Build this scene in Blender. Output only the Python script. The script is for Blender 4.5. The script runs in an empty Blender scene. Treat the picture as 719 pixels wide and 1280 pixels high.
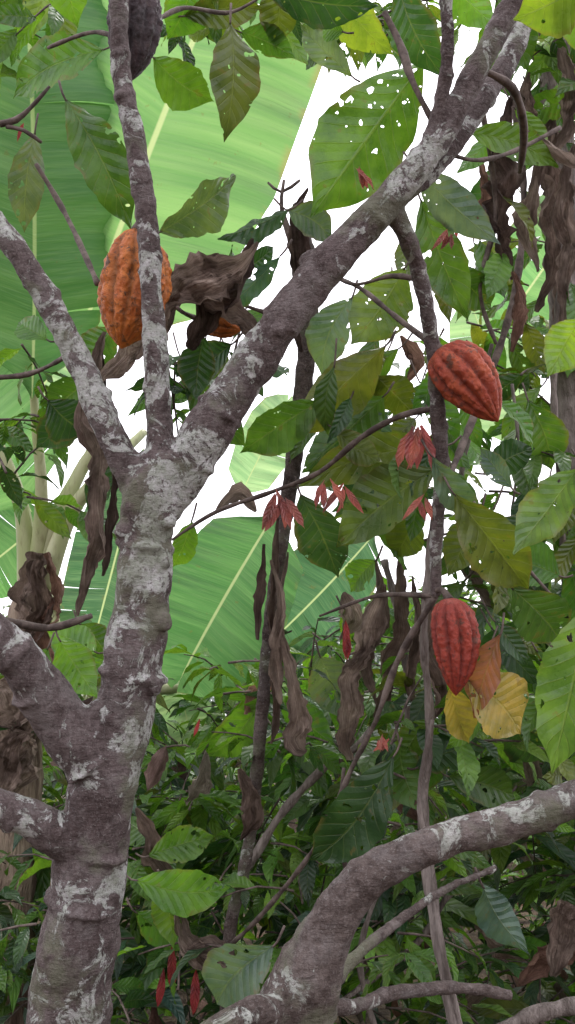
import bpy, math, random
import numpy as np
from mathutils import Vector, noise as mnoise
random.seed(7); rng=np.random.default_rng(7)
S=bpy.context.scene
# ---------------------------------------------------------------- camera / frame of reference
F=1230.0; PITCH=math.radians(12)
C=np.array([0,0,1.5]); FW=np.array([0,math.cos(PITCH),math.sin(PITCH)]); UP=np.array([0,-math.sin(PITCH),math.cos(PITCH)]); RT=np.array([1.,0,0])
def P(u,v,d): return C+d*(FW+(u-359.5)/F*RT+(640-v)/F*UP)
def nrm(a): 
    a=np.asarray(a,float); return a/(np.linalg.norm(a)+1e-9)
cam=bpy.data.cameras.new("camera"); co=bpy.data.objects.new("camera",cam); S.collection.objects.link(co)
co.location=C; co.rotation_euler=(math.pi/2+PITCH,0,0); cam.sensor_fit='VERTICAL'; cam.sensor_height=24; cam.lens=24*F/1280; cam.clip_end=2000; cam.clip_start=0.05
S.camera=co
S.view_settings.view_transform='Standard'; S.view_settings.look='None'; S.view_settings.exposure=0
# ---------------------------------------------------------------- world
W=bpy.data.worlds.new("World"); S.world=W; W.use_nodes=True; nt=W.node_tree; nt.nodes.clear()
sky=nt.nodes.new('ShaderNodeTexSky'); sky.sky_type='NISHITA'; sky.sun_disc=False; sky.sun_elevation=math.radians(58); sky.sun_rotation=math.radians(20); sky.dust_density=6; sky.air_density=1.5
hs=nt.nodes.new('ShaderNodeHueSaturation'); hs.inputs['Saturation'].default_value=0.12
mx=nt.nodes.new('ShaderNodeMix'); mx.data_type='RGBA'; mx.inputs[0].default_value=0.6; mx.inputs[7].default_value=(21.5,21.0,22.6,1)
bg=nt.nodes.new('ShaderNodeBackground'); bg.inputs[1].default_value=0.15
ow=nt.nodes.new('ShaderNodeOutputWorld')
nt.links.new(sky.outputs[0],hs.inputs['Color']); nt.links.new(hs.outputs[0],mx.inputs[6]); nt.links.new(mx.outputs[2],bg.inputs[0]); nt.links.new(bg.outputs[0],ow.inputs[0])
sl=bpy.data.lights.new("sun",'SUN'); sl.energy=1.5; sl.angle=math.radians(20); sl.color=(1,0.97,0.92)
so=bpy.data.objects.new("sun",sl); S.collection.objects.link(so)
el,az=math.radians(58),math.radians(20)
sd=Vector((math.sin(az)*math.cos(el),math.cos(az)*math.cos(el),math.sin(el)))
so.rotation_euler=sd.to_track_quat('Z','Y').to_euler()
# ---------------------------------------------------------------- node helpers
class NT:
    def __init__(s,name):
        s.m=bpy.data.materials.new(name); s.m.use_nodes=True; s.t=s.m.node_tree; s.t.nodes.clear()
        s.out=s.n('ShaderNodeOutputMaterial')
    def n(s,k,**kw):
        x=s.t.nodes.new(k)
        for a,b in kw.items(): setattr(x,a,b)
        return x
    def l(s,a,b): s.t.links.new(a,b)
    def math(s,op,a,b=None,c=None):
        x=s.n('ShaderNodeMath',operation=op)
        for i,v in enumerate((a,b,c)):
            if v is None: continue
            if isinstance(v,(int,float)): x.inputs[i].default_value=v
            else: s.l(v,x.inputs[i])
        return x.outputs[0]
    def noise(s,vec,scale,detail=4,rough=.5,dist=0):
        x=s.n('ShaderNodeTexNoise'); x.inputs['Scale'].default_value=scale; x.inputs['Detail'].default_value=detail; x.inputs['Roughness'].default_value=rough; x.inputs['Distortion'].default_value=dist
        if vec is not None: s.l(vec,x.inputs['Vector'])
        return x.outputs['Fac']
    def ramp(s,f,a,b,lo=0.,hi=1.):
        x=s.n('ShaderNodeMapRange',interpolation_type='SMOOTHSTEP'); s.l(f,x.inputs[0])
        for i,v in zip((1,2,3,4),(a,b,lo,hi)): x.inputs[i].default_value=v
        return x.outputs[0]
    def mix(s,f,a,b,mode='MIX'):
        x=s.n('ShaderNodeMix',data_type='RGBA',blend_type=mode)
        for i,v in ((0,f),(6,a),(7,b)):
            if isinstance(v,(int,float)): x.inputs[i].default_value=v
            elif isinstance(v,tuple): x.inputs[i].default_value=(*v,1)
            else: s.l(v,x.inputs[i])
        return x.outputs[2]
    def scale(s,vec,xyz):
        x=s.n('ShaderNodeMapping'); x.inputs['Scale'].default_value=xyz; s.l(vec,x.inputs[0]); return x.outputs[0]
    def bump(s,h,st,dist):
        x=s.n('ShaderNodeBump'); x.inputs['Strength'].default_value=st; x.inputs['Distance'].default_value=dist; s.l(h,x.inputs['Height']); return x.outputs[0]
    def pbr(s,col,rough,normal=None,spec=.5):
        x=s.n('ShaderNodeBsdfPrincipled'); 
        if isinstance(col,tuple): x.inputs['Base Color'].default_value=(*col,1)
        else: s.l(col,x.inputs['Base Color'])
        if isinstance(rough,(int,float)): x.inputs['Roughness'].default_value=rough
        else: s.l(rough,x.inputs['Roughness'])
        x.inputs['Specular IOR Level'].default_value=spec
        if normal is not None: s.l(normal,x.inputs['Normal'])
        return x.outputs[0]
    def fin(s,sh): s.l(sh,s.out.inputs[0]); return s.m

def leaf_mat(name,trans=.35,veinN=9,holes=0.0,rough=.34,spots=.4,veinmix=.35,tc=(1.7,1.75,.6)):
    t=NT(name); uv=t.n('ShaderNodeUVMap').outputs[0]; sp=t.n('ShaderNodeSeparateXYZ'); t.l(uv,sp.inputs[0])
    obj=t.n('ShaderNodeTexCoord').outputs['Object']
    at=t.n('ShaderNodeAttribute'); at.attribute_name='Col'
    u,v=sp.outputs[0],sp.outputs[1]
    au=t.math('MULTIPLY',t.math('ABSOLUTE',t.math('SUBTRACT',u,.5)),2.)
    mid=t.ramp(au,.015,.05,1,0)
    s=t.math('SUBTRACT',t.math('MULTIPLY',v,float(veinN)),t.math('MULTIPLY',t.math('POWER',au,.8),1.5))
    fr=t.math('ABSOLUTE',t.math('SUBTRACT',t.math('FRACT',s),.5))
    sv=t.ramp(fr,.015,.07,1,0)
    sv=t.math('MULTIPLY',sv,t.ramp(au,.6,1.,.6,.05))
    vein=t.math('MAXIMUM',mid,sv)
    n1=t.noise(obj,14,4,.6); n2=t.noise(obj,90,2,.6)
    col=t.mix(t.ramp(n1,.3,.7),t.mix(1.,at.outputs[0],(.55,.62,.62),'MULTIPLY'),t.mix(1.,at.outputs[0],(1.15,1.08,.92),'MULTIPLY'))
    br=t.ramp(t.noise(obj,28,3,.65),.63,.70)
    col=t.mix(t.math('MULTIPLY',br,spots),col,(.15,.09,.035))
    ed=t.math('MULTIPLY',t.ramp(au,.75,1.),t.ramp(t.noise(obj,9,2),.50,.6))
    col=t.mix(t.math('MULTIPLY',ed,spots),col,(.17,.11,.05))
    lighter=t.mix(.45,col,(.32,.36,.14))
    col=t.mix(t.math('MULTIPLY',vein,veinmix),col,lighter)
    h=t.math('ADD',t.math('MULTIPLY',vein,-1.),t.math('MULTIPLY',n2,.5))
    h=t.math('ADD',h,t.math('MULTIPLY',fr,1.5))
    nm=t.bump(h,.6,.005)
    p=t.pbr(col,t.ramp(n1,.3,.7,rough-.08,rough+.14),nm,.55)
    tr=t.n('ShaderNodeBsdfTranslucent'); t.l(t.mix(1.,col,tc,'MULTIPLY'),tr.inputs[0]); t.l(nm,tr.inputs['Normal'])
    ms=t.n('ShaderNodeMixShader'); ms.inputs[0].default_value=trans; t.l(p,ms.inputs[1]); t.l(tr.outputs[0],ms.inputs[2])
    sh=ms.outputs[0]
    if holes>0:
        hn=t.math('ADD',t.noise(obj,44,2,.45),t.math('MULTIPLY',t.math('SUBTRACT',t.noise(obj,5,1),.5),.35))
        ho=t.ramp(hn,holes,holes+.005)
        tb=t.n('ShaderNodeBsdfTransparent'); m2=t.n('ShaderNodeMixShader'); t.l(ho,m2.inputs[0]); t.l(sh,m2.inputs[1]); t.l(tb.outputs[0],m2.inputs[2]); sh=m2.outputs[0]
    return t.fin(sh)
M_leaf=leaf_mat("cocoa_leaf_surface",.38,9,.70)
M_bg=leaf_mat("undergrowth_leaf_surface",.34,8,0,spots=.25)
M_young=leaf_mat("young_leaf_surface",.4,7,0,spots=.15,tc=(1.3,1.1,1.1))

def banana_mat():
    t=NT("banana_leaf_surface"); uv=t.n('ShaderNodeUVMap').outputs[0]; sp=t.n('ShaderNodeSeparateXYZ'); t.l(uv,sp.inputs[0])
    at=t.n('ShaderNodeAttribute'); at.attribute_name='Col'; obj=t.n('ShaderNodeTexCoord').outputs['Object']
    u,v=sp.outputs[0],sp.outputs[1]
    au=t.math('MULTIPLY',t.math('ABSOLUTE',t.math('SUBTRACT',u,.5)),2.)
    side=t.math('GREATER_THAN',u,.5)
    cb=t.n('ShaderNodeCombineXYZ'); t.l(v,cb.inputs[0]); t.l(t.math('MULTIPLY',au,.012),cb.inputs[1]); t.l(side,cb.inputs[2])
    a=t.noise(cb.outputs[0],14,3,.6); b=t.noise(cb.outputs[0],170,2,.6)
    col=t.mix(t.ramp(a,.35,.65),t.mix(1.,at.outputs[0],(.6,.73,.68),'MULTIPLY'),at.outputs[0])
    col=t.mix(t.ramp(b,.4,.7,0,.3),col,t.mix(.5,col,(.28,.38,.18)))
    col=t.mix(t.math('MULTIPLY',t.ramp(t.noise(obj,25,3,.6),.66,.72),.35),col,(.16,.12,.04))
    edge=t.math('MULTIPLY',t.ramp(au,.92,1.),t.ramp(t.noise(obj,12,2),.48,.6))
    col=t.mix(t.math('MULTIPLY',edge,.6),col,(.26,.2,.09))
    col=t.mix(t.ramp(au,.012,.03,1,0),col,(.36,.42,.22))
    nm=t.bump(t.math('ADD',a,t.math('MULTIPLY',b,.35)),.7,.012)
    p=t.pbr(col,.38,nm,.5)
    tr=t.n('ShaderNodeBsdfTranslucent'); t.l(t.mix(1.,col,(1.7,1.75,1.4),'MULTIPLY'),tr.inputs[0]); t.l(nm,tr.inputs['Normal'])
    ms=t.n('ShaderNodeMixShader'); ms.inputs[0].default_value=.55; t.l(p,ms.inputs[1]); t.l(tr.outputs[0],ms.inputs[2])
    return t.fin(ms.outputs[0])
M_ban=banana_mat()

def dry_mat():
    t=NT("dry_leaf_surface"); uv=t.n('ShaderNodeUVMap').outputs[0]; sp=t.n('ShaderNodeSeparateXYZ'); t.l(uv,sp.inputs[0])
    at=t.n('ShaderNodeAttribute'); at.attribute_name='Col'; obj=t.n('ShaderNodeTexCoord').outputs['Object']
    n1=t.noise(obj,12,5,.65); n2=t.noise(obj,60,4,.65)
    st=t.noise(t.scale(uv,(34,3,1)),1,4,.6)
    col=t.mix(t.ramp(n1,.3,.7),t.mix(1.,at.outputs[0],(.5,.44,.42),'MULTIPLY'),t.mix(1.,at.outputs[0],(1.25,1.22,1.2),'MULTIPLY'))
    col=t.mix(t.ramp(st,.35,.68,0,.75),col,t.mix(1.,col,(.45,.4,.38),'MULTIPLY'))
    nm=t.bump(t.math('ADD',t.math('MULTIPLY',st,1.4),n2),1.,.014)
    p=t.pbr(col,.8,nm,.2)
    tr=t.n('ShaderNodeBsdfTranslucent'); t.l(col,tr.inputs[0])
    ms=t.n('ShaderNodeMixShader'); ms.inputs[0].default_value=.25; t.l(p,ms.inputs[1]); t.l(tr.outputs[0],ms.inputs[2])
    return t.fin(ms.outputs[0])
M_dry=dry_mat()

def bark_mat(name,dark,light,lich=.53,lcol=(.50,.485,.485),palef=.4):
    t=NT(name); obj=t.n('ShaderNodeTexCoord').outputs['Object']
    a=t.noise(obj,8,5,.6,.4); b=t.noise(obj,60,6,.75,.4); c=t.noise(obj,210,3,.7)
    col=t.mix(t.ramp(a,.32,.68),dark,light)
    col=t.mix(t.ramp(b,.42,.62,0,.75),col,t.mix(1.,col,(.35,.3,.29),'MULTIPLY'))
    col=t.mix(t.ramp(c,.5,.7,0,.4),col,(.27,.24,.23))
    pale=t.ramp(t.noise(obj,12,6,.75),.46,.6,0,palef)
    col=t.mix(pale,col,(.23,.205,.2))
    rg=t.noise(t.scale(obj,(34,34,150)),1,4,.65)
    col=t.mix(t.ramp(rg,.56,.68,0,.6),col,(.05,.037,.034))
    big=t.noise(obj,4.5,2,.5); l1=t.noise(obj,16,7,.72,.7)
    lm=t.ramp(t.math('ADD',t.math('MULTIPLY',l1,.65),t.math('MULTIPLY',big,.35)),lich-.012,lich+.016)
    lm=t.math('MULTIPLY',lm,t.ramp(t.noise(obj,110,5,.78),.36,.47,.12,1.))
    lc=t.mix(t.ramp(b,.35,.6),lcol,(.37,.385,.345))
    col=t.mix(lm,col,lc)
    gr=t.ramp(t.noise(obj,6,4,.65),.52,.64,0,.5)
    col=t.mix(gr,col,(.125,.14,.075))
    h=t.math('ADD',t.math('ADD',t.math('MULTIPLY',b,1.),t.math('MULTIPLY',c,.45)),t.math('SUBTRACT',t.math('MULTIPLY',lm,.2),t.math('MULTIPLY',rg,.7)))
    return t.fin(t.pbr(col,.82,t.bump(h,.9,.008),.25))
M_bark=bark_mat("cocoa_bark",(.085,.06,.058),(.17,.135,.133))
M_bark3=bark_mat("cocoa_bark_dark",(.07,.05,.044),(.15,.118,.108),.565,(.42,.41,.39),.35)  # darker, browner bark with sparser lichen for the lower-right cocoa trunk
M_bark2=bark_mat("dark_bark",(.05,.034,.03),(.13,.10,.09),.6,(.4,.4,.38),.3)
def simple(name,c1,c2,sc,rough,bs=.5,bd=.003,stretch=(1,1,1)):
    t=NT(name); obj=t.n('ShaderNodeTexCoord').outputs['Object']; o=t.scale(obj,stretch)
    a=t.noise(o,sc,5,.65); b=t.noise(o,sc*6,3,.6)
    col=t.mix(t.ramp(a,.35,.65),c1,c2); col=t.mix(t.ramp(b,.5,.75,0,.5),col,t.mix(1.,col,(.5,.45,.4),'MULTIPLY'))
    return t.fin(t.pbr(col,rough,t.bump(t.math('ADD',a,b),bs,bd),.35))
M_twig=simple("twig_bark",(.05,.035,.03),(.15,.115,.10),25,.8)
M_vine=simple("vine_bark",(.10,.08,.07),(.26,.22,.2),30,.85,1,.01,stretch=(1,1,.15))
M_petg=simple("banana_petiole",(.30,.34,.15),(.40,.40,.24),10,.45,stretch=(1,1,.2))
M_pseu=simple("banana_pseudostem",(.10,.06,.045),(.36,.28,.21),22,.8,1,.015,(1,1,.12))
M_ground=simple("leaf_litter_soil",(.045,.03,.02),(.13,.09,.055),5,.95,1,.03)

def pod_mat(name,c1,c2,fur,spot,sa=.5,rough=.5):
    t=NT(name); obj=t.n('ShaderNodeTexCoord').outputs['Object']
    at=t.n('ShaderNodeAttribute'); at.attribute_name='Col'
    a=t.noise(obj,16,6,.65,.3); b=t.noise(obj,70,6,.7); c=t.noise(obj,190,3,.6)
    col=t.mix(t.ramp(a,.33,.67),c1,c2)
    col=t.mix(t.math('MULTIPLY',at.outputs['Fac'],.65),col,fur)
    col=t.mix(t.math('MULTIPLY',t.ramp(b,.52,.64),sa),col,spot)
    col=t.mix(t.math('MULTIPLY',t.ramp(t.noise(obj,30,5,.7),.56,.64),sa),col,(.06,.035,.02))
    h=t.math('ADD',t.math('MULTIPLY',b,1.),t.math('MULTIPLY',c,.35))
    return t.fin(t.pbr(col,t.ramp(b,.3,.7,rough-.08,rough+.2),t.bump(h,.9,.006),.45))
M_orange=pod_mat("ripe_orange_pod",(.40,.09,.012),(.55,.16,.02),(.13,.065,.02),(.14,.055,.02),.9,.42)
M_red=pod_mat("ripe_red_pod",(.31,.042,.018),(.43,.085,.03),(.14,.025,.018),(.14,.04,.028),.75,.45)
M_red2=pod_mat("deep_red_pod",(.24,.026,.015),(.34,.045,.022),(.10,.018,.014),(.10,.025,.02),.7,.45)
M_black=pod_mat("black_rotten_pod",(.02,.012,.013),(.055,.03,.035),(.02,.012,.015),(.09,.06,.06),.4,.55)

# ---------------------------------------------------------------- mesh helpers
def mkobj(name,me,parent=None):
    o=bpy.data.objects.new(name,me); S.collection.objects.link(o)
    if parent: o.parent=parent
    return o
def empty(name,loc=(0,0,0)):
    o=bpy.data.objects.new(name,None); S.collection.objects.link(o); o.empty_display_size=.1; return o
def smoothprof(X,Y,n=60):
    xs=np.linspace(0,1,n); ys=np.interp(xs,X,Y); k=np.array([1,2,3,2,1])/9.
    yp=np.pad(ys,2,mode='edge'); ys2=np.convolve(yp,k,'valid'); ys2[0]=Y[0]; ys2[-1]=Y[-1]; return (xs,ys2)
WT=smoothprof([0,.04,.12,.28,.46,.6,.76,.87,.93,1.],[.03,.14,.42,.82,1,.97,.7,.34,.13,.0])
WN=smoothprof([0,.05,.15,.35,.55,.75,.88,1.],[.05,.3,.7,1,.95,.6,.25,0])
class Leaves:
    def __init__(s): s.V=[];s.F=[];s.U=[];s.Cc=[];s.n=0
    def add(s,B,T,N,Wd,col,nu=6,nv=12,arch=.08,fold=.18,wave=.03,prof=WT,side=0.,ragged=0.,curl=0.):
        B=np.asarray(B);T=np.asarray(T);ax=T-B;L=np.linalg.norm(ax);a=ax/(L+1e-9)
        N=N-a*np.dot(N,a);N=nrm(N);X=np.cross(a,N)
        t=np.linspace(0,1,nv+1);q=np.linspace(-1,1,nu+1)
        tt,ss=np.meshgrid(t,q,indexing='ij')
        w=np.interp(tt,*prof)*(Wd/2)
        ph=random.random()*6.28;fq=random.uniform(9,16)
        if ragged>0: w=w*(1+ragged*np.sin(tt*fq*3.1+ph+ss)+ragged*.6*np.sin(tt*fq*6.3+2*ss))
        off=arch*L*4*tt*(1-tt)*.9 + fold*np.abs(ss)*w - curl*L*tt**3 + wave*L*np.sin(tt*fq+ph+ss*1.3)*ss**2 +wave*.5*L*np.sin(tt*fq*2.3+ph*2)*ss
        sd=side*L*np.sin(tt*math.pi)
        pos=B+tt[...,None]*ax+(ss*w*(1-.12*abs(fold))+sd)[...,None]*X+off[...,None]*N
        m=(nv+1)*(nu+1); s.V.append(pos.reshape(-1,3))
        i=np.arange(nv)[:,None]*(nu+1)+np.arange(nu)[None,:]
        i=i.reshape(-1); s.F.append(np.stack([i,i+1,i+nu+2,i+nu+1],1)+s.n)
        s.U.append(np.stack([(ss.reshape(-1)+1)/2,tt.reshape(-1)],1))
        s.Cc.append(np.tile(np.array([*col,1.]),(m,1))); s.n+=m
    def banana(s,B,T,N,Wd,col,arch=.06,fold=.15,nsplit=7,sag=.1):
        B=np.asarray(B);T=np.asarray(T);ax=T-B;L=np.linalg.norm(ax);a=ax/L
        N=nrm(N-a*np.dot(N,a));X=np.cross(a,N)
        PX=[0,.03,.12,.4,.7,.88,.96,1.];PY=[.1,.4,.8,1,.97,.75,.42,.05]
        for sg in (-1,1):
            cuts=sorted([0.]+[random.uniform(.05,.96) for _ in range(nsplit)]+[1.])
            for k in range(len(cuts)-1):
                t0,t1=cuts[k],cuts[k+1]; nvv=max(2,int((t1-t0)*80)); nuu=12
                t=np.linspace(t0,t1,nvv+1);q=np.linspace(0,1,nuu+1); tt,qq=np.meshgrid(t,q,indexing='ij')
                w=np.interp(tt,PX,PY)*Wd/2
                tc=(t0+t1)/2; gap=min(.12,.005/(t1-t0))*random.uniform(.1,1.6)
                shear=random.uniform(-.008,.012); th=tc+(tt-tc)*(1-gap*qq**1.5)+ (.10+shear)*qq*Wd/L
                tilt=random.uniform(-.06,.06); droop=random.uniform(.7,1.3)*sag
                mid=arch*L*4*tt*(1-tt)
                off=mid+fold*qq*w-droop*w*qq**2.2+tilt*w*qq+.012*L*np.sin(tt*38)*qq+.004*L*np.sin(tt*160)*qq
                pos=B+th[...,None]*ax+(sg*qq*w)[...,None]*X+off[...,None]*N
                m=(nvv+1)*(nuu+1); s.V.append(pos.reshape(-1,3))
                i=(np.arange(nvv)[:,None]*(nuu+1)+np.arange(nuu)[None,:]).reshape(-1)
                s.F.append(np.stack([i,i+1,i+nuu+2,i+nuu+1],1)+s.n)
                s.U.append(np.stack([.5+sg*qq.reshape(-1)*.5,tt.reshape(-1)],1))
                s.Cc.append(np.tile(np.array([*[c*random.uniform(.94,1.06) for c in col],1.]),(m,1))); s.n+=m
    def ribbon(s,pts,Wd,col,crump=.25,curl=.4,nu=14,step=.010,twist=0.):
        pts=[np.asarray(p) for p in pts]; path,ws=resample(pts,Wd,step)
        n=len(path); Nn=np.array([0,-1,0.]); q=np.linspace(-1,1,nu+1); sd=random.random()*100
        V=np.zeros((n,nu+1,3)); Cl=np.zeros((n,nu+1,4)); Cl[...,3]=1
        for i in range(n):
            a=nrm(path[min(i+1,n-1)]-path[max(i-1,0)]); X=np.cross(a,Nn)
            if np.linalg.norm(X)<.1: X=np.array([1.,0,0])
            X=nrm(X);N=nrm(np.cross(X,a)); l=i*step
            th=twist*i/n+1.1*mnoise.noise(Vector((sd,l*7,1)))
            X,N=X*math.cos(th)+N*math.sin(th),N*math.cos(th)-X*math.sin(th)
            w=ws[i]/2; w*=1+.45*mnoise.noise(Vector((l*12,sd,2))); off=ws[i]*.4*mnoise.noise(Vector((l*9,2,sd)))
            cu=curl*(1+.9*mnoise.noise(Vector((sd,3,l*8))))
            for j,x in enumerate(q):
                k=mnoise.noise(Vector((x*1.5+sd,l*16,0)))*crump*1.6+mnoise.noise(Vector((x*3.5+sd,l*42,5)))*crump*1.1+mnoise.noise(Vector((x*7+sd,l*90,5)))*crump*.5
                ee=1+(.6*mnoise.noise(Vector((sd+9*(x>0),l*30,3)))+.35*mnoise.noise(Vector((sd+9*(x>0),l*95,3))))*abs(x)
                ang=x*cu*2.2
                V[i,j]=path[i]+X*(math.sin(ang)/max(cu*2.2,.01)*w*ee+off)+N*((1-math.cos(ang))*w*.9+k*w)
                Cl[i,j,:3]=np.array(col)*(1+.5*mnoise.noise(Vector((x+sd,l*16,7))))
        s.V.append(V.reshape(-1,3)); m=n*(nu+1)
        ii=(np.arange(n-1)[:,None]*(nu+1)+np.arange(nu)[None,:]).reshape(-1)
        s.F.append(np.stack([ii,ii+1,ii+nu+2,ii+nu+1],1)+s.n)
        uu,vv=np.meshgrid(np.linspace(0,1,nu+1),np.arange(n)*step*3)
        s.U.append(np.stack([uu.reshape(-1),vv.reshape(-1)],1)); s.Cc.append(Cl.reshape(-1,4)); s.n+=m
    def build(s,name,mat,parent=None):
        V=np.concatenate(s.V);Fc=np.concatenate(s.F);U=np.concatenate(s.U);Cc=np.concatenate(s.Cc)
        me=bpy.data.meshes.new(name); me.from_pydata(V.tolist(),[],Fc.tolist())
        uv=me.uv_layers.new(name="UVMap"); uv.data.foreach_set('uv',U[Fc.reshape(-1)].astype(np.float32).reshape(-1))
        ca=me.color_attributes.new("Col",'FLOAT_COLOR','POINT'); ca.data.foreach_set('color',Cc.astype(np.float32).reshape(-1))
        me.polygons.foreach_set('use_smooth',[True]*len(Fc)); me.materials.append(mat); me.update()
        return mkobj(name,me,parent)
def resample(pts,rs,step):
    out=[];ro=[];n=len(pts)
    for i in range(n-1):
        p0=pts[max(i-1,0)];p1=pts[i];p2=pts[i+1];p3=pts[min(i+2,n-1)]
        k=max(2,int(np.linalg.norm(p2-p1)/step))
        for j in range(k):
            t=j/k
            out.append(.5*((2*p1)+(-p0+p2)*t+(2*p0-5*p1+4*p2-p3)*t*t+(-p0+3*p1-3*p2+p3)*t**3)); ro.append(rs[i]*(1-t)+rs[i+1]*t)
    out.append(pts[-1]);ro.append(rs[-1]); return out,ro
class Tubes:
    def __init__(s): s.V=[];s.F=[];s.n=0
    def add(s,pts,rs,step=.02,seg=14,rough=.06,nodes=.05,lump=.12):
        pts=[np.asarray(p,float) for p in pts]; path,ro=resample(pts,rs,step); n=len(path); sd=random.random()*100
        ref=np.array([0,1.,.02]); base=s.n
        nxt=random.uniform(.05,.12); amp=[0]*n; 
        d=0
        for i in range(1,n):
            d+=np.linalg.norm(path[i]-path[i-1])
            if d>nxt: amp[i]=1; nxt=d+random.uniform(.06,.16)
        rows=[]
        for i in range(n):
            a=nrm(path[min(i+1,n-1)]-path[max(i-1,0)]); X=np.cross(a,ref)
            if np.linalg.norm(X)<.2: X=np.cross(a,np.array([1.,0,0]))
            X=nrm(X);Y=np.cross(a,X)
            nb=max(amp[max(0,i-1):i+2])
            for j in range(seg):
                th=2*math.pi*j/seg
                dr=X*math.cos(th)+Y*math.sin(th); pp=path[i]
                r=ro[i]*(1+nodes*nb+lump*mnoise.noise(Vector(pp*7+sd+dr*.6))+rough*mnoise.noise(Vector(pp*40+dr*1.5)))
                rows.append(pp+dr*r)
        rows.append(path[0]-nrm(path[1]-path[0])*ro[0]*.3); rows.append(path[-1]+nrm(path[-1]-path[-2])*ro[-1]*.3)
        s.V+= [tuple(x) for x in rows]
        for i in range(n-1):
            for j in range(seg):
                k=(j+1)%seg; s.F.append((base+i*seg+j,base+i*seg+k,base+(i+1)*seg+k,base+(i+1)*seg+j))
        e0=base+n*seg;e1=e0+1
        for j in range(seg):
            k=(j+1)%seg; s.F.append((e0,base+k,base+j)); s.F.append((e1,base+(n-1)*seg+j,base+(n-1)*seg+k))
        s.n+=n*seg+2
        return path,ro
    def build(s,name,mat,parent=None,remesh=None):
        me=bpy.data.meshes.new(name); me.from_pydata(s.V,[],s.F); me.materials.append(mat)
        me.polygons.foreach_set('use_smooth',[True]*len(s.F)); me.update()
        o=mkobj(name,me,parent)
        if remesh:
            m=o.modifiers.new("r",'REMESH'); m.mode='VOXEL'; m.voxel_size=remesh; m.use_smooth_shade=True
            m=o.modifiers.new("s",'SMOOTH'); m.iterations=4; m.factor=.5
            tx=bpy.data.textures.new("lumps",'CLOUDS'); tx.noise_scale=.035; tx.noise_depth=3
            m=o.modifiers.new("d",'DISPLACE'); m.texture=tx; m.strength=.009; m.mid_level=.5; m.texture_coords='GLOBAL'
        return o
def tp(L,d=None):
    return [P(a[0],a[1],a[3]) for a in L],[a[2]/2*a[3]/F for a in L]
def toground(L,flare=1.15,dx=0):
    pts,rs=tp(L); p=pts[0].copy(); r=rs[0]
    pts=[np.array([p[0]+dx,p[1]-.0,-.1]),np.array([p[0]+dx*.5,p[1],p[2]*.5])]+pts; rs=[r*flare*1.3,r*flare]+rs
    return pts,rs

# ================================================================ COCOA TREE (main)
tree=empty("cocoa_tree")
T=Tubes(); paths=[]
def br(L,ground=False,**k):
    pts,rs=toground(L) if ground else tp(L)
    r=T.add(pts,rs,**k); paths.append(r); return r
br([(84,1285,106,2.0),(96,1190,96,2.0),(108,1100,86,2.0),(124,1010,84,2.0),(148,920,74,2.0),(168,830,72,2.0),(176,745,66,2.0),(183,670,64,2.0),(192,610,72,2.0),(210,570,58,2.0)],True,seg=24,lump=.2)
br([(190,650,46,2.0),(222,605,58,2.0),(262,535,58,1.98),(330,435,52,1.97),(400,343,46,1.95),(475,262,41,1.94),(545,178,34,1.93),(597,85,30,1.92),(640,5,28,1.92),(675,-70,26,1.9)],seg=18)
br([(480,262,26,1.96),(545,205,28,2.0),(600,130,28,2.05),(642,62,26,2.1),(665,-20,22,2.15)])
br([(535,185,18,1.93),(553,120,18,1.9),(560,50,16,1.88),(555,-40,16,1.86)])
br([(203,600,46,2.0),(199,540,34,2.0),(196,470,31,1.99),(191,380,28,1.98),(183,270,27,1.97),(168,170,25,1.96),(150,80,24,1.95),(150,-40,24,1.94)])
br([(200,640,38,2.0),(163,590,40,2.0),(133,530,37,2.0),(98,448,34,2.0),(52,362,31,2.0),(0,285,28,2.0),(-60,230,26,2.0)])
br([(150,985,60,2.0),(105,935,70,1.98),(62,880,62,1.95),(25,825,54,1.9),(-40,765,50,1.85)],seg=18)
br([(125,1075,50,2.0),(75,1045,52,1.96),(30,1020,46,1.92),(-40,1000,44,1.88)],seg=18)
br([(485,255,32,1.96),(508,295,22,2.0),(526,350,20,2.05),(541,430,20,2.1),(547,510,20,2.14),(552,590,18,2.18),(545,670,17,2.22),(545,745,14,2.25)])
def knob(T,p,n,r):
    T.add([p-n*r*.8,p+n*r*.3,p+n*r*.6],[r*.95,r,r*.5],step=.008,seg=10,rough=.15,lump=.3)
def collar(T,p,a,r):
    T.add([p-a*.008,p-a*.003,p+a*.003,p+a*.008],[r*1.0,r*1.10,r*1.10,r*1.0],step=.004,seg=18,rough=.2,lump=.25,nodes=0)
def knobs(paths,T):
    for path,ro in paths:
        last=0
        for i in range(4,len(path)-3,1):
            if random.random()<(.08 if ro[i]>.02 else .06):
                a=nrm(path[i+1]-path[i]); d=nrm(np.cross(a,rng.normal(size=3))); 
                if d[1]>.5: d=-d
                knob(T,path[i]+d*ro[i]*.95,d,min(.015,ro[i]*.36))
            elif random.random()<.2 and i-last>3:
                last=i; collar(T,path[i],nrm(path[i+1]-path[i]),ro[i])
knobs(paths,T)
for u,v,du,dv,r in [(212,652,1,.2,.021),(150,662,-1,.2,.017),(205,775,1,0,.022),(208,700,.8,0,.015),(385,325,-.6,.3,.021),(300,508,.6,-.2,.015),(120,885,-.5,0,.02),(195,860,1,0,.016)]:
    knob(T,P(u,v,1.97),nrm(np.array([du,-.5,dv])),r)
T.build("trunk_and_branches",M_bark,tree,.005)

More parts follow.
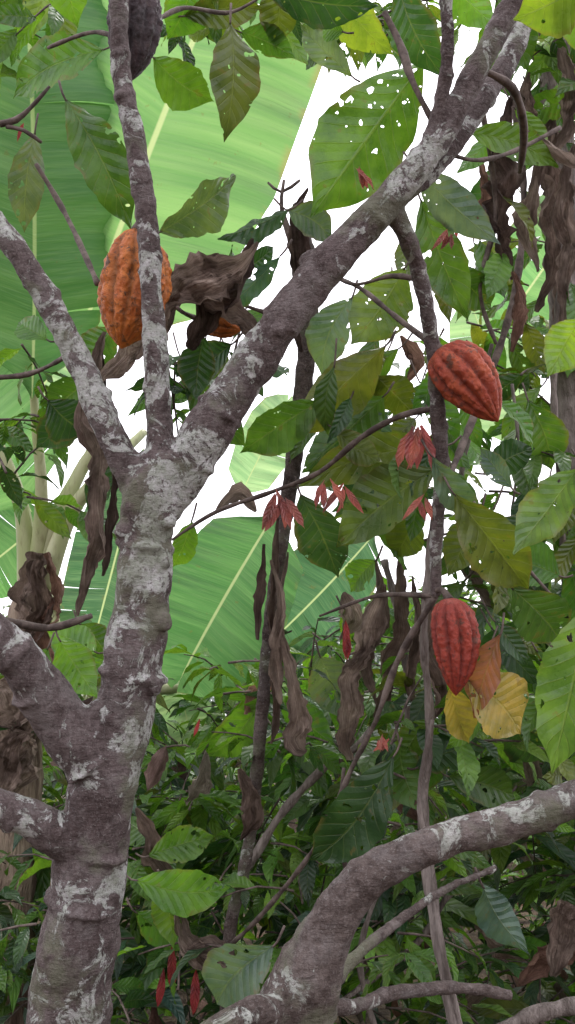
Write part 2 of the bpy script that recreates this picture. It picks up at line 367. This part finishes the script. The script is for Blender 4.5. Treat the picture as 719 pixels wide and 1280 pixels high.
TW=Tubes()
def tw(L,T_=None,**k):
    pts,rs=tp(L); (T_ or TW).add(pts,rs,step=k.get('step',.02),seg=8,rough=.12,nodes=.3,lump=.25)
tw([(45,205,5,2.3),(75,255,6,2.3),(100,305,6,2.2),(122,355,6,2.1)])
tw([(0,155,9,2.2),(20,150,8,2.2),(38,135,5,2.2),(62,108,3,2.2)])
tw([(8,158,6,2.2),(30,163,5,2.2),(52,178,3,2.2)])
tw([(-10,472,7,2.3),(35,468,6,2.3),(75,450,5,2.2),(100,430,5,2.1)])
tw([(480,15,8,1.95),(500,55,9,1.95),(515,100,8,1.93),(540,150,6,1.93)])
tw([(547,510,7,2.14),(500,520,6,2.2),(450,548,6,2.25),(400,590,6,2.3),(340,615,5,2.35),(270,640,4,2.4),(215,675,3,2.4)])
tw([(552,590,7,2.18),(600,640,7,2.2),(650,700,5,2.2),(690,745,4,2.2)])
tw([(541,430,7,2.1),(500,400,6,2.2),(450,360,5,2.3),(415,345,4,2.3)])
tw([(526,350,8,2.05),(490,345,5,2.1),(440,355,4,2.2),(400,330,4,2.3)])
tw([(560,600,8,2.2),(600,500,7,2.4),(640,380,8,2.5),(655,250,8,2.6),(640,120,7,2.6)])
tw([(535,180,6,2.),(590,200,5,2.1),(640,190,5,2.2),(700,160,5,2.3)])
tw([(597,85,8,1.95),(640,110,9,2.0),(655,160,9,2.1),(650,215,7,2.2)])
tw([(355,225,4,2.6),(352,260,5,2.6),(365,300,8,2.6)])
tw([(335,228,3,2.6),(352,240,4,2.6),(375,225,3,2.6)])
tw([(250,360,4,2.4),(330,390,5,2.4),(385,400,6,2.5)])
tw([(190,30,5,2.1),(230,10,5,2.2),(290,15,4,2.3),(350,-20,4,2.3)])
tw([(170,60,5,2.),(120,40,5,2.1),(60,60,4,2.2)])
tw([(545,745,8,2.25),(500,820,7,2.3),(470,900,6,2.3),(440,960,6,2.35),(400,1050,5,2.4),(330,1140,5,2.5),(290,1180,5,2.6)])
tw([(545,745,7,2.25),(470,745,4,2.4),(400,770,3,2.5)])
tw([(115,770,7,2.3),(60,785,8,2.3),(0,775,9,2.2),(-20,780,9,2.2)])
tw([(600,120,6,2.3),(620,260,6,2.4),(600,360,5,2.4),(620,430,5,2.4)])
tw([(430,960,5,2.4),(425,1040,5,2.4),(440,1120,5,2.4)])
TW.build("twigs",M_twig,tree)

# ================================================================ second cocoa trunk, lower right
tree2=empty("cocoa_tree"); T=Tubes(); paths=[]
br([(365,1330,100,1.62),(385,1225,80,1.6),(412,1160,60,1.6),(458,1103,50,1.6),(525,1064,46,1.6),(610,1035,47,1.6),(680,1012,46,1.6),(760,985,46,1.6),(860,930,46,1.6)],True,seg=20,lump=.25)
br([(370,1270,46,1.6),(330,1262,38,1.55),(290,1275,34,1.5),(240,1310,34,1.5)])
br([(360,1240,26,1.7),(430,1260,20,1.8),(500,1240,17,1.9),(580,1235,15,2.0),(640,1245,14,2.0)])
br([(400,1250,24,1.75),(440,1200,17,1.85),(500,1150,13,2.0),(560,1110,10,2.1),(620,1085,8,2.2)])
knobs(paths,T)
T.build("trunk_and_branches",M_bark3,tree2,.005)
t3=empty("slender_tree"); T=Tubes()
br([(285,1185,16,2.7),(305,1090,16,2.7),(322,960,16,2.65),(335,800,16,2.6),(352,680,18,2.6),(372,540,22,2.6),(384,430,24,2.6),(382,340,32,2.6),(376,295,26,2.6),(372,255,14,2.6)],True)
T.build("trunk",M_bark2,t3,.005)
t4=empty("rainforest_tree"); T=Tubes()
br([(745,900,62,2.9),(728,700,54,2.9),(716,520,44,2.9),(708,400,42,2.9),(706,280,40,2.9),(696,150,38,2.9),(690,-40,36,2.9)],True,seg=16)
T.build("trunk",M_vine,t4,.007)
VN=Tubes()
tw([(572,1300,12,2.2),(548,1180,12,2.25),(533,1080,12,2.3),(530,1000,11,2.3),(537,900,9,2.3),(530,800,9,2.3),(536,700,8,2.3),(548,600,6,2.3)],VN)
tw([(580,1300,6,2.2),(552,1180,6,2.22),(540,1080,5,2.28),(524,1000,5,2.28),(541,900,5,2.28)],VN)
tw([(706,720,7,2.6),(700,600,7,2.6),(692,480,7,2.6),(700,360,7,2.6),(715,260,6,2.6)],VN)
tw([(310,1085,10,2.9),(350,1020,9,2.9),(400,965,9,2.9),(450,930,8,2.9),(480,880,7,2.9)],VN)
tw([(430,1250,7,3.),(520,1180,7,3.),(560,1120,7,3.),(600,1090,6,3.)],VN)
tw([(615,430,5,2.6),(590,530,6,2.6),(575,600,5,2.6)],VN)
tw([(480,1000,9,3.),(510,900,9,3.),(500,780,8,3.),(480,700,8,3.)],VN)
tw([(620,1290,16,2.3),(670,1268,16,2.3),(730,1255,16,2.3)],VN)
tw([(640,480,4,2.6),(648,560,4,2.6),(640,640,3,2.6)],VN)
tw([(500,1060,5,2.8),(470,1120,6,2.8),(450,1200,6,2.8),(470,1290,6,2.8)],VN)
VN.build("hanging_vines",M_vine)

# ================================================================ PODS
PR=[[0,.015,.06,.15,.3,.48,.65,.8,.9,.96,1],[0.02,.2,.45,.72,.94,1,.93,.7,.43,.2,.01]]
PR2=[[0,.015,.06,.15,.3,.45,.62,.78,.9,.96,1],[0.02,.3,.62,.86,1,.99,.86,.62,.34,.16,.01]]
def pod(name,mat,top,bot,wpx,d,turn=0,stalk=None,warty=.05,prof=PR,fd=.16):
    A=P(*top,d);B=P(*bot,d-.02); ax=B-A;L=np.linalg.norm(ax);a=ax/L; R=wpx/2*d/F
    X=nrm(np.cross(a,[0,1,0.]));Y=np.cross(a,X); nv,nu=80,120; V=[];Cl=[];Fc=[]
    sd=random.random()*50
    for i in range(nv+1):
        t=i/nv
        r=np.interp(t,*prof)
        for j in range(nu):
            th=2*math.pi*j/nu+turn+.15*math.sin(t*3+sd)+.05*mnoise.noise(Vector((t*6,sd,0)))
            g=abs(math.cos(5*th)); g2=.5+.5*math.cos(10*th+.9)
            fur=(1-g)**2.0*.95+.35*(1-g2)**3
            k=math.sin(math.pi*min(1,t*1.02))**.5 if t<.98 else .2
            cx,cy=math.cos(th),math.sin(th)
            rr=r*R*(1-fd*fur*k+.10*mnoise.noise(Vector((cx*1.2,cy*1.2+t*2,sd)))+warty*mnoise.noise(Vector((cx*5,cy*5,t*12+sd)))+warty*.8*mnoise.noise(Vector((cx*12,cy*12,t*30+sd))))
            bendo=math.sin(t*math.pi)*.05*L
            V.append(A+ax*t+X*(cx*rr+bendo)+Y*cy*rr); Cl.append(min(1,fur*k))
    for i in range(nv):
        for j in range(nu):
            k=(j+1)%nu; Fc.append((i*nu+j,i*nu+k,(i+1)*nu+k,(i+1)*nu+j))
    n0=len(V);m0=len(Fc)
    st=Tubes()
    end=P(*stalk) if stalk else A-a*.03
    st.add([end,(end+A)/2-a*.008,A+a*.006],[R*.13,R*.12,R*.2],step=.006,seg=10)
    V+= [np.array(x) for x in st.V]; Fc+=[tuple(i+n0 for i in f) for f in st.F]; Cl+=[0]*len(st.V)
    me=bpy.data.meshes.new(name); O=(A+B)/2
    me.from_pydata([tuple(np.asarray(x)-O) for x in V],[],Fc); me.materials.append(mat); me.materials.append(M_twig)
    ca=me.color_attributes.new("Col",'FLOAT_COLOR','POINT')
    ca.data.foreach_set('color',np.array([[c,c,c,1] for c in Cl],np.float32).reshape(-1))
    me.polygons.foreach_set('use_smooth',[True]*len(Fc)); me.polygons.foreach_set('material_index',[0]*m0+[1]*(len(Fc)-m0)); me.update()
    o=mkobj(name,me); o.location=O; return o
pod("cocoa_pod",M_orange,(173,286),(152,436),87,2.09,.3,(190,262,1.99),.07)
pod("cocoa_pod",M_orange,(244,398),(302,412),40,2.38,.9,(222,385,2.1))
pod("cocoa_pod",M_black,(162,-50),(160,104),68,2.05,.2,(155,-60,1.96),.08)
pod("cocoa_pod",M_red,(548,436),(623,527),76,2.1,.5,(541,424,2.1),.07,PR2,.2)
pod("cocoa_pod",M_red2,(562,747),(570,870),60,2.2,.1,(546,738,2.24),.06,PR2,.2)

# ================================================================ LEAVES
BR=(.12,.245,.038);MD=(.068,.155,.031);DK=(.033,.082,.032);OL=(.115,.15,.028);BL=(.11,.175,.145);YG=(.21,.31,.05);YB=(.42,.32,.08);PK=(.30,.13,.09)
def jit(c,a=.2):
    k=random.uniform(1-a,1+a); return tuple(x*k*random.uniform(1-a*.4,1+a*.4) for x in c)
HL=Leaves(); PT=Tubes()
def hero(b,t,w,d,col,roll=0,arch=None,dd=.05,fold=None,wave=.022,L_=None,pet=True,**k):
    calm=w>90; sc=.3 if calm else 1
    B=P(*b,d+random.uniform(-.02,.02));Tt=P(*t,d+dd); a=nrm(Tt-B); V=nrm(C-(B+Tt)/2); V=nrm(V-a*np.dot(V,a))
    X=np.cross(a,V); r=math.radians(roll+random.uniform(-28,28)*sc); N=V*math.cos(r)+X*math.sin(r)
    (L_ or HL).add(B,Tt,-N if random.random()<.35 else N,w*d/F*1.05,jit(col,.18),nu=10,nv=26,arch=random.uniform(.02,.13)*sc,fold=random.uniform(.1,.45),wave=wave*random.uniform(.6,1.5),side=random.uniform(-.07,.07)*sc,ragged=.03,curl=random.uniform(-.05,.2)*sc,**k)
    if pet:
        e=B-a*.035+np.array([0,.01,.015]); PT.add([e,B-a*.012,B+a*.006],[.0028,.0025,.002],step=.01,seg=6,nodes=0)
H=[((130,62),(6,112),70,2.35,MD,20),((82,124),(168,288),66,2.15,MD,10),((288,28),(284,176),66,2.2,(.09,.11,.035),0),((192,72),(268,128),62,2.4,BR,0),
((200,290),(303,226),74,2.3,(.10,.15,.085),15),((44,165),(30,292),44,2.4,(.12,.16,.11),20),((528,78),(388,272),122,2.25,BR,0),((362,262),(274,302),42,2.3,DK,25),
((358,262),(420,300),46,2.4,BL,0),((352,318),(272,402),30,2.3,(.05,.11,.08),40),((506,335),(440,432),78,2.3,(.13,.22,.045),0),((440,372),(398,470),56,2.4,BL,10),
((482,432),(365,545),74,2.3,OL,10),((402,500),(300,568),62,2.35,MD,5),((480,495),(376,590),84,2.4,MD,0),((545,585),(418,682),86,2.3,(.10,.17,.035),5),
((560,556),(366,612),56,2.35,OL,20),((376,618),(420,726),68,2.4,DK,0),((568,618),(662,742),76,2.15,(.13,.19,.035),0),((540,570),(604,645),40,2.15,BL,20),
((640,735),(704,808),70,2.2,MD,0),((526,250),(586,402),60,2.2,MD,15),((520,208),(622,302),52,2.15,BL,15),((584,165),(700,208),46,2.3,BR,0),
((725,398),(690,470),64,1.7,YG,0),((738,755),(690,968),92,1.6,(.11,.21,.05),10),((722,585),(640,690),64,1.9,(.13,.21,.09),0),((640,610),(600,560),30,2.2,BL,10),
((492,945),(378,1088),74,2.3,DK,5),((500,930),(524,1012),60,2.35,MD,10),((604,1108),(652,1184),50,2.2,(.09,.15,.12),0),((342,1182),(262,1262),82,2.0,BL,10),
((330,868),(256,955),54,2.9,BR,0),((350,880),(420,930),44,2.9,MD,0),((586,850),(652,918),86,2.2,YB,0),((626,792),(592,898),50,2.17,PK,10),((562,855),(585,928),44,2.25,YB,10),
((330,-14),(475,12),56,2.3,DK,20),((498,-20),(552,98),62,2.15,DK,10),((70,-60),(95,32),56,2.3,BR,0),((240,-30),(210,50),60,2.4,BR,0),((420,-20),(490,70),60,2.5,YG,10),
((350,-30),(345,60),50,2.5,OL,10),((300,40),(370,70),44,2.5,MD,30),((430,40),(400,30),30,2.4,BR,0),((620,0),(660,90),50,2.4,MD,10),((540,-30),(620,40),50,2.5,BR,10),
((650,20),(600,90),46,2.6,BR,10),((230,20),(330,10),46,2.4,OL,20),((440,95),(375,30),36,2.5,(.16,.24,.1),10),
((75,800),(120,872),58,2.6,BR,0),((120,815),(60,790),50,2.7,BR,20),((60,810),(30,870),50,2.7,MD,10),((100,780),(140,830),40,2.8,MD,10),
((170,1100),(292,1112),56,2.5,BR,15),((185,1070),(270,1045),44,2.6,BR,15),((200,1110),(215,1180),44,2.5,BR,10),((170,1140),(240,1190),40,2.6,MD,10),((190,1050),(150,1020),40,2.7,MD,0),
((60,500),(110,540),60,2.4,DK,0),((100,500),(45,560),50,2.5,DK,10),((120,470),(60,520),50,2.6,MD,10),((145,410),(95,470),50,2.5,MD,10),((110,640),(140,560),40,2.5,DK,10),((60,425),(20,400),36,2.6,MD,10),
((255,420),(245,500),50,2.3,DK,10),((290,430),(235,470),50,2.4,DK,20),((300,340),(345,310),40,2.3,DK,10),((230,470),(310,560),50,2.5,MD,10),
((600,640),(560,720),50,2.3,OL,10),((520,640),(490,700),50,2.4,OL,0),((560,330),(620,390),46,2.4,MD,10),((660,500),(690,590),56,2.5,MD,10),((610,590),(670,560),46,2.4,DK,10),
((640,900),(690,960),60,2.5,DK,10),((520,960),(610,930),50,2.4,DK,10),((560,970),(650,1000),50,2.5,MD,10),((700,720),(640,700),60,2.3,MD,10),((719,120),(650,140),40,2.6,BR,0),
((540,900),(500,960),40,2.4,BR,0),((470,700),(440,740),40,2.6,BR,0),((430,760),(470,800),40,2.8,BR,0),((400,820),(430,900),60,2.7,(.12,.17,.12),0),
((240,650),(215,720),36,2.5,BR,0),((560,950),(500,990),40,2.5,MD,0),((480,560),(520,640),60,2.5,OL,0),((470,470),(520,520),50,2.5,OL,0),((420,340),(450,300),30,2.5,YG,0)]
for h in H: hero(h[0],h[1],h[2],h[3],h[4],h[5])
hero((745,-30),(642,25),88,1.3,YG,0); hero((700,-40),(735,75),70,1.35,BR,0)
def spray(Lv,c,size,n,leafL,cols,droop=.35,tube=None,nu=2,nv=6,asp=.36,dirv=None,prof=WT):
    d=nrm(rng.normal(size=3)*np.array([1,1,.5])) if dirv is None else nrm(dirv)
    a0=c-d*size*.5; 
    if tube is not None: tube.add([a0,c+np.array([0,0,.01]),c+d*size*.5-np.array([0,0,.02])],[.004,.003,.0018],step=size*.25,seg=5,nodes=0)
    for i in range(n):
        t=(i+.5)/n; b=a0+d*size*t; s=1 if i%2 else -1
        sd=nrm(np.cross(d,[0,0,1.]))*s
        dv=nrm(d*(.3+.6*t)+sd*(.9-.5*t)+np.array([0,0,-droop])+rng.normal(size=3)*.3)
        L=leafL*random.uniform(.55,1.25); N=nrm(np.array([0,0,1.])+rng.normal(size=3)*.5)
        Lv.add(b,b+dv*L,N,L*asp*random.uniform(.75,1.15),jit(random.choice(cols),.25),nu=nu,nv=nv,arch=random.uniform(.03,.16),fold=random.uniform(.1,.45),wave=.025,curl=random.uniform(0,.2),prof=prof)
G=[BR,MD,MD,DK,OL,MD]
def region(n,u0,u1,v0,v1,d0,d1,leafpx,cols=G,Lv=HL,tube=PT,n_l=(4,7),asp=.36):
    for _ in range(n):
        d=random.uniform(d0,d1); c=P(random.uniform(u0,u1),random.uniform(v0,v1),d)
        spray(Lv,c,.22,random.randint(*n_l),leafpx*d/F,cols,.55,tube,4,12,asp)
def curtain(n,u0,u1,v0,v1,d0,d1,lpx,cols,Lv=HL):
    for _ in range(n):
        d=random.uniform(d0,d1); b=P(random.uniform(u0,u1),random.uniform(v0,v1),d); L=lpx*d/F*random.uniform(.7,1.25)
        dv=nrm([random.uniform(-1,1),random.uniform(-.5,.5),-random.uniform(.5,1.3)])
        N=nrm([random.uniform(-.8,.8),random.choice([-1,1]),random.uniform(-.1,.9)])
        Lv.add(b,b+dv*L,N,L*random.uniform(.34,.46),jit(random.choice(cols),.2),nu=6,nv=16,arch=random.uniform(.02,.12),fold=random.uniform(.1,.45),wave=.022,side=random.uniform(-.06,.06),ragged=.03,curl=random.uniform(0,.2))
        PT.add([b-dv*.05+np.array([0,.01,.02]),b-dv*.015,b+dv*.005],[.0025,.0023,.002],step=.015,seg=5,nodes=0)
region(14,610,760,-40,120,2.5,3.4,80,G+[YG])
region(10,610,760,430,720,2.5,3.4,80)
region(10,400,600,-20,40,2.8,3.6,55,G+[YG])
region(10,180,420,-60,40,2.5,3.4,70,G+[YG])
region(10,440,640,440,720,2.6,3.4,75,[OL,MD,DK])
region(12,560,760,640,800,2.5,3.3,80)
region(10,-40,120,440,640,2.7,3.1,65,[DK,MD,BR])
region(7,210,330,390,520,2.5,3.,60,[DK,MD])
region(6,-60,60,-60,60,2.6,3.,80,[MD,BR])
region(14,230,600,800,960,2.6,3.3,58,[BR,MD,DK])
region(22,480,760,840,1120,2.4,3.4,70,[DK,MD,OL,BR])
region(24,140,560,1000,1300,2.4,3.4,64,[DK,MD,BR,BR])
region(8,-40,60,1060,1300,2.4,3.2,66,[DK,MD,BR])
region(8,600,760,180,420,3.0,3.8,80,[DK,MD,OL])
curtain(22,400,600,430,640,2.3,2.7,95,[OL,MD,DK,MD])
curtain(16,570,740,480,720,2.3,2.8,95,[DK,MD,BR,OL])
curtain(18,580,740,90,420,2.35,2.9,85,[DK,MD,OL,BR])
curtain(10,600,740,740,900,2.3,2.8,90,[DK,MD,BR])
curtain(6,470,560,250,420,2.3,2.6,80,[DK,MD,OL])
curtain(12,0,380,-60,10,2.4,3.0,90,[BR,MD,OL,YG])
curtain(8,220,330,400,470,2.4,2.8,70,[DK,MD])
HL.build("leaves",M_leaf,tree); PT.build("petioles",M_twig,tree)

YL=Leaves()
for u,v,n,l in [(350,640,6,46),(522,560,7,54),(408,620,3,34),(430,625,3,34),(450,225,5,24),(560,300,4,26),(527,635,3,32),(480,930,6,20),(575,440,2,20)]:
    for i in range(n):
        a=math.radians(random.uniform(-35,35)+90); d=2.17; b=P(u+random.uniform(-8,8),v-l*.5+random.uniform(-6,6),d)
        e=P(u+math.cos(a)*l+random.uniform(-8,8),v+l*.5,d+random.uniform(-.03,.03))
        YL.add(b,e,nrm([random.uniform(-.8,.8),-1,.2]),l*.27*d/F,jit((.53,.17,.15),.2),nu=4,nv=10,fold=.4,curl=random.uniform(-.2,.2))
for u,v,l in [(215,1210,60),(205,1235,50),(245,1240,60),(432,800,50),(436,810,34),(250,910,24),(570,290,26),(30,165,24)]:
    YL.add(P(u,v-l/2,2.6),P(u+random.uniform(-12,8),v+l/2,2.6),nrm([.2,-1,.1]),l*.22*2.6/F,(.36,.05,.06),nu=4,nv=8,fold=.4)
YL.build("young_pink_leaves",M_young,tree)

# ================================================================ UNDERGROWTH
UG=Leaves(); UT=Tubes()
cnt=0
while cnt<1750:
    y=random.uniform(3.2,8.5) if cnt<1200 else random.uniform(3.2,5); x=random.uniform(-1,1)*(y*.38+.5); top=1.34+.11*y+.35*mnoise.noise(Vector((x*.9,y*.6,1)))+ (.25 if x>.3 else 0)
    z=random.uniform(.2,max(.4,top)); 
    if x<-y*.17 and z>1.2: 
        if random.random()<.5: continue
    L=random.uniform(.11,.24)
    cols=random.choice([[MD,DK,(.05,.13,.038)],[BR,MD],[MD,(.13,.27,.045)],[(.15,.31,.05),BR],[(.035,.09,.045),BL],[DK,(.03,.07,.03)],[MD,BR,OL]])
    spray(UG,np.array([x,y,z]),.3,random.randint(6,10),L,cols,.4,UT if y<5.0 else None,2,6,random.choice([.36,.26,.3]),prof=random.choice([WT,WN])); cnt+=1
UG.build("undergrowth_foliage",M_bg); UT.build("undergrowth_stems",M_twig)
FG=Leaves()
for _ in range(900):
    y=random.uniform(10,17); x=random.uniform(-1,1)*(y*.45+2); z=random.uniform(0,1.5+.10*y+.9*mnoise.noise(Vector((x*.4,y*.3,4))))
    spray(FG,np.array([x,y,z]),.8,8,random.uniform(.3,.6),[(.09,.16,.06),(.06,.12,.05),BR],.4,None,2,4)
FG.build("distant_foliage",M_bg)

# ================================================================ BANANA PLANT
ban=empty("banana_plant"); BLv=Leaves()
def bleaf(b,t,w,d,col,roll,dd=0,arch=.06,fold=.15,ns=4,sag=.3):
    B=P(*b,d);Tt=P(*t,d+dd); a=nrm(Tt-B); V=nrm(C-(B+Tt)/2); V=nrm(V-a*np.dot(V,a)); X=np.cross(a,V); r=math.radians(roll)
    BLv.banana(B,Tt,V*math.cos(r)+X*math.sin(r),w*d/F,col,arch,fold,ns,sag)
BG=(.175,.325,.12);BG2=(.11,.225,.08);BG3=(.07,.15,.075);BG4=(.3,.42,.23)
bleaf((92,445),(318,-130),320,3.5,BG,-8,ns=2)
bleaf((40,500),(20,-160),240,3.3,BG2,16,ns=3)
bleaf((-20,480),(-90,-160),260,3.7,BG,0)
bleaf((40,640),(-80,470),190,3.6,BG,0)
bleaf((70,640),(-30,720),110,3.9,BG2,0)
bleaf((345,640),(225,850),165,3.8,BG2,10,ns=1)
bleaf((470,665),(330,810),120,4.0,BG3,-15,ns=2)
bleaf((300,620),(360,500),70,4.6,BG4,0,ns=2)
bleaf((180,560),(110,830),110,4.2,BG3,0)
bleaf((205,760),(240,930),70,4.2,BG4,0)
bleaf((620,420),(740,250),130,4.4,BG,0)
bleaf((650,560),(590,380),90,4.6,BG4,0)
bleaf((60,760),(140,900),90,3.9,BG2,0)
bleaf((0,560),(90,430),90,4.2,BG4,0)
BLv.build("leaves",M_ban,ban)
PB=Tubes()
for L in [[(38,745,34,3.45),(28,640,20,3.45),(0,560,15,3.45),(-30,500,12,3.5)],[(48,745,34,3.45),(66,660,22,3.45),(100,590,17,3.5),(118,545,14,3.5),(92,445,8,3.5)],[(44,740,26,3.45),(52,620,16,3.4),(44,520,11,3.35),(40,440,9,3.3)],[(55,735,28,3.4),(85,650,20,3.4),(120,600,16,3.4),(180,540,10,3.6)],[(200,860,16,3.9),(225,860,10,3.9),(235,830,7,3.9)],[(60,740,20,3.4),(70,780,12,3.3),(92,830,6,3.3)]]:
    pts,rs=tp(L); PB.add(pts,rs,step=.03,seg=12,rough=.02,nodes=0,lump=.04)
PB.build("petioles",M_petg,ban)
PS=Tubes(); pts,rs=toground([(15,1010,66,3.45),(28,880,60,3.45),(40,780,52,3.45),(45,730,44,3.45),(48,690,30,3.45)]); PS.add(pts,rs,step=.03,seg=24,rough=.08,nodes=0,lump=.25)
PS.build("pseudostem",M_pseu,ban)

# ================================================================ DRY LEAVES
DL=Leaves(); D1=(.37,.295,.25);D2=(.27,.205,.17);D3=(.48,.39,.33);D4=(.16,.115,.10);D5=(.38,.235,.18)
def rib(L,d,col,**k):
    DL.ribbon([P(a[0],a[1],(a[3] if len(a)>3 else d)) for a in L],[a[2]*d/F for a in L],col,**k)
rib([(322,302,6),(292,335,50),(248,370,78),(206,402,72),(165,440,60),(124,476,8)],2.2,D3,crump=.42,curl=.6)
rib([(316,298,4),(300,350,46),(272,385,62),(236,436,10)],2.27,D4,crump=.5,curl=.6)
rib([(275,318,4),(245,350,40),(218,385,36),(205,420,6)],2.25,D2,crump=.5)
rib([(230,365,4),(262,384,40),(300,402,40),(330,428,6)],2.28,D1,crump=.5,curl=.5)
rib([(132,415,8),(120,480,30),(118,560,34),(125,650,38),(112,710,30),(98,770,4)],2.3,D1,crump=.5,curl=.7)
rib([(128,440,6),(138,540,14),(142,640,18),(128,720,4)],2.32,D4,crump=.5,curl=.7)
rib([(45,690,26),(30,760,34),(25,830,36),(10,900,12)],3.34,D1,crump=.4,curl=.5)
rib([(60,690,10),(75,740,26),(60,800,30),(75,850,8)],3.3,D5,crump=.5,curl=.5)
rib([(45,700,16),(50,760,30),(40,830,26),(48,880,4)],3.3,D2,crump=.5,curl=.5)
rib([(0,850,40),(25,890,50),(20,960,50),(5,1000,10)],3.25,D3,crump=.5,curl=.5)
rib([(40,880,10),(15,940,50),(-10,990,40),(-20,1020,8)],3.2,D1,crump=.5,curl=.5)
rib([(348,640,4),(345,720,18),(337,800,22),(345,860,20),(338,930,4)],2.55,D2,crump=.5,curl=.7)
rib([(360,690,4),(352,780,14),(366,860,22),(372,925,48),(384,938,6)],2.5,D1,crump=.5,curl=.7)
rib([(330,680,4),(325,740,16),(322,800,4)],2.5,D4,crump=.4)
rib([(338,700,4),(350,760,14),(340,830,18),(352,880,4)],2.48,D3,crump=.5)
rib([(385,235,4),(375,270,22),(380,330,34),(370,400,26),(378,440,4)],2.52,D4,crump=.6,curl=.6)
rib([(480,730,8),(465,800,40),(440,860,56),(430,920,44),(440,950,4)],2.6,D3,crump=.5,curl=.5)
rib([(500,700,6),(505,780,26),(490,850,30),(470,900,6)],2.7,D2,crump=.5,curl=.5)
rib([(470,700,4),(478,760,20),(460,820,24),(470,880,4)],2.62,D1,crump=.5,curl=.5)
rib([(540,740,6),(530,800,26),(545,870,30),(540,900,4)],2.4,D1,crump=.5,curl=.6)
rib([(515,720,4),(520,780,18),(510,850,22),(520,880,4)],2.5,D2,crump=.5,curl=.6)
rib([(430,740,4),(440,770,34),(425,800,4)],2.8,D3,crump=.5)
rib([(270,640,4),(300,622,30),(320,640,4)],2.6,D1,crump=.5)
random.seed(21)
for L,c in [([(640,120,6),(625,180,40),(635,240,50),(620,300,34),(640,350,6)],D4),([(690,150,10),(680,230,36),(690,320,32),(670,390,6)],D2),([(719,180,14),(705,260,36),(712,330,30),(700,420,4)],D1),([(600,200,6),(610,260,28),(600,300,6)],D5),([(660,90,6),(650,150,36),(670,200,36),(660,260,6)],D2),([(640,340,6),(650,390,26),(640,440,6)],D5),([(700,60,8),(715,130,34),(690,200,8)],D1),([(500,420,4),(515,450,34),(505,480,4)],D5),
 ([(670,220,4),(660,280,30),(672,340,4)],D3),([(690,330,4),(700,390,20),(690,460,4)],D2),([(560,690,4),(590,720,26),(620,770,4)],D1),([(655,160,4),(690,190,30),(719,210,20)],D3)]:
    rib(L,random.uniform(2.35,2.75),c,crump=.65,curl=.6)
for L,c in [([(719,1130,40),(700,1170,60),(690,1220,8)],D1),([(719,1170,40),(680,1200,46),(650,1230,6)],D5),([(220,1120,4),(235,1170,34),(260,1200,40),(285,1218,4)],D3),([(230,1190,6),(260,1190,36),(295,1200,4)],D1),([(170,1010,4),(190,1060,36),(215,1100,4)],D2),([(300,960,6),(320,1010,36),(300,1050,4)],D2)]:
    rib(L,random.uniform(2.5,2.8),c,crump=.5,curl=.5)
for _ in range(150):
    y=random.uniform(2.9,6); x=random.uniform(-1,1)*(y*.35+.2); z=random.uniform(.2,1.7); L=random.uniform(.1,.24)
    b=np.array([x,y,z]); DL.add(b,b+nrm(rng.normal(size=3)*.6+np.array([0,0,-1]))*L,nrm(rng.normal(size=3)),L*.45,jit(random.choice([D1,D2,D3,D5,D4]),.2),nu=8,nv=14,arch=random.uniform(-.2,.3),fold=random.uniform(.4,1.2),wave=.07,ragged=.08,curl=random.uniform(-.3,.4))
DL.build("hanging_dry_leaves",M_dry)

# ================================================================ GROUND + litter
V=[];Fc=[]
xs=np.concatenate([-np.geomspace(600,12,12),np.linspace(-10,10,41),np.geomspace(12,600,12)])
for y in xs:
    for x in xs: V.append((x,y+6,.05*mnoise.noise(Vector((x*.7,y*.7,0)))+ (0 if abs(x)<11 else -.02)))
m=len(xs)
for i in range(m-1):
    for j in range(m-1): Fc.append((i*m+j,i*m+j+1,(i+1)*m+j+1,(i+1)*m+j))
me=bpy.data.meshes.new("ground"); me.from_pydata(V,[],Fc); me.materials.append(M_ground); me.polygons.foreach_set('use_smooth',[True]*len(Fc)); mkobj("ground",me)
LT=Leaves()
for _ in range(900):
    y=random.uniform(-1,10);x=random.uniform(-4,4); b=np.array([x,y,random.uniform(.06,.1)]); a=random.random()*6.28;L=random.uniform(.12,.28)
    LT.add(b,b+np.array([math.cos(a),math.sin(a),random.uniform(-.05,.1)])*L,nrm([random.uniform(-.3,.3),random.uniform(-.3,.3),1]),L*.4,jit(random.choice([D1,D2,D5,D4]),.2),nu=2,nv=6,arch=.12,fold=.3)
LT.build("leaf_litter",M_dry)
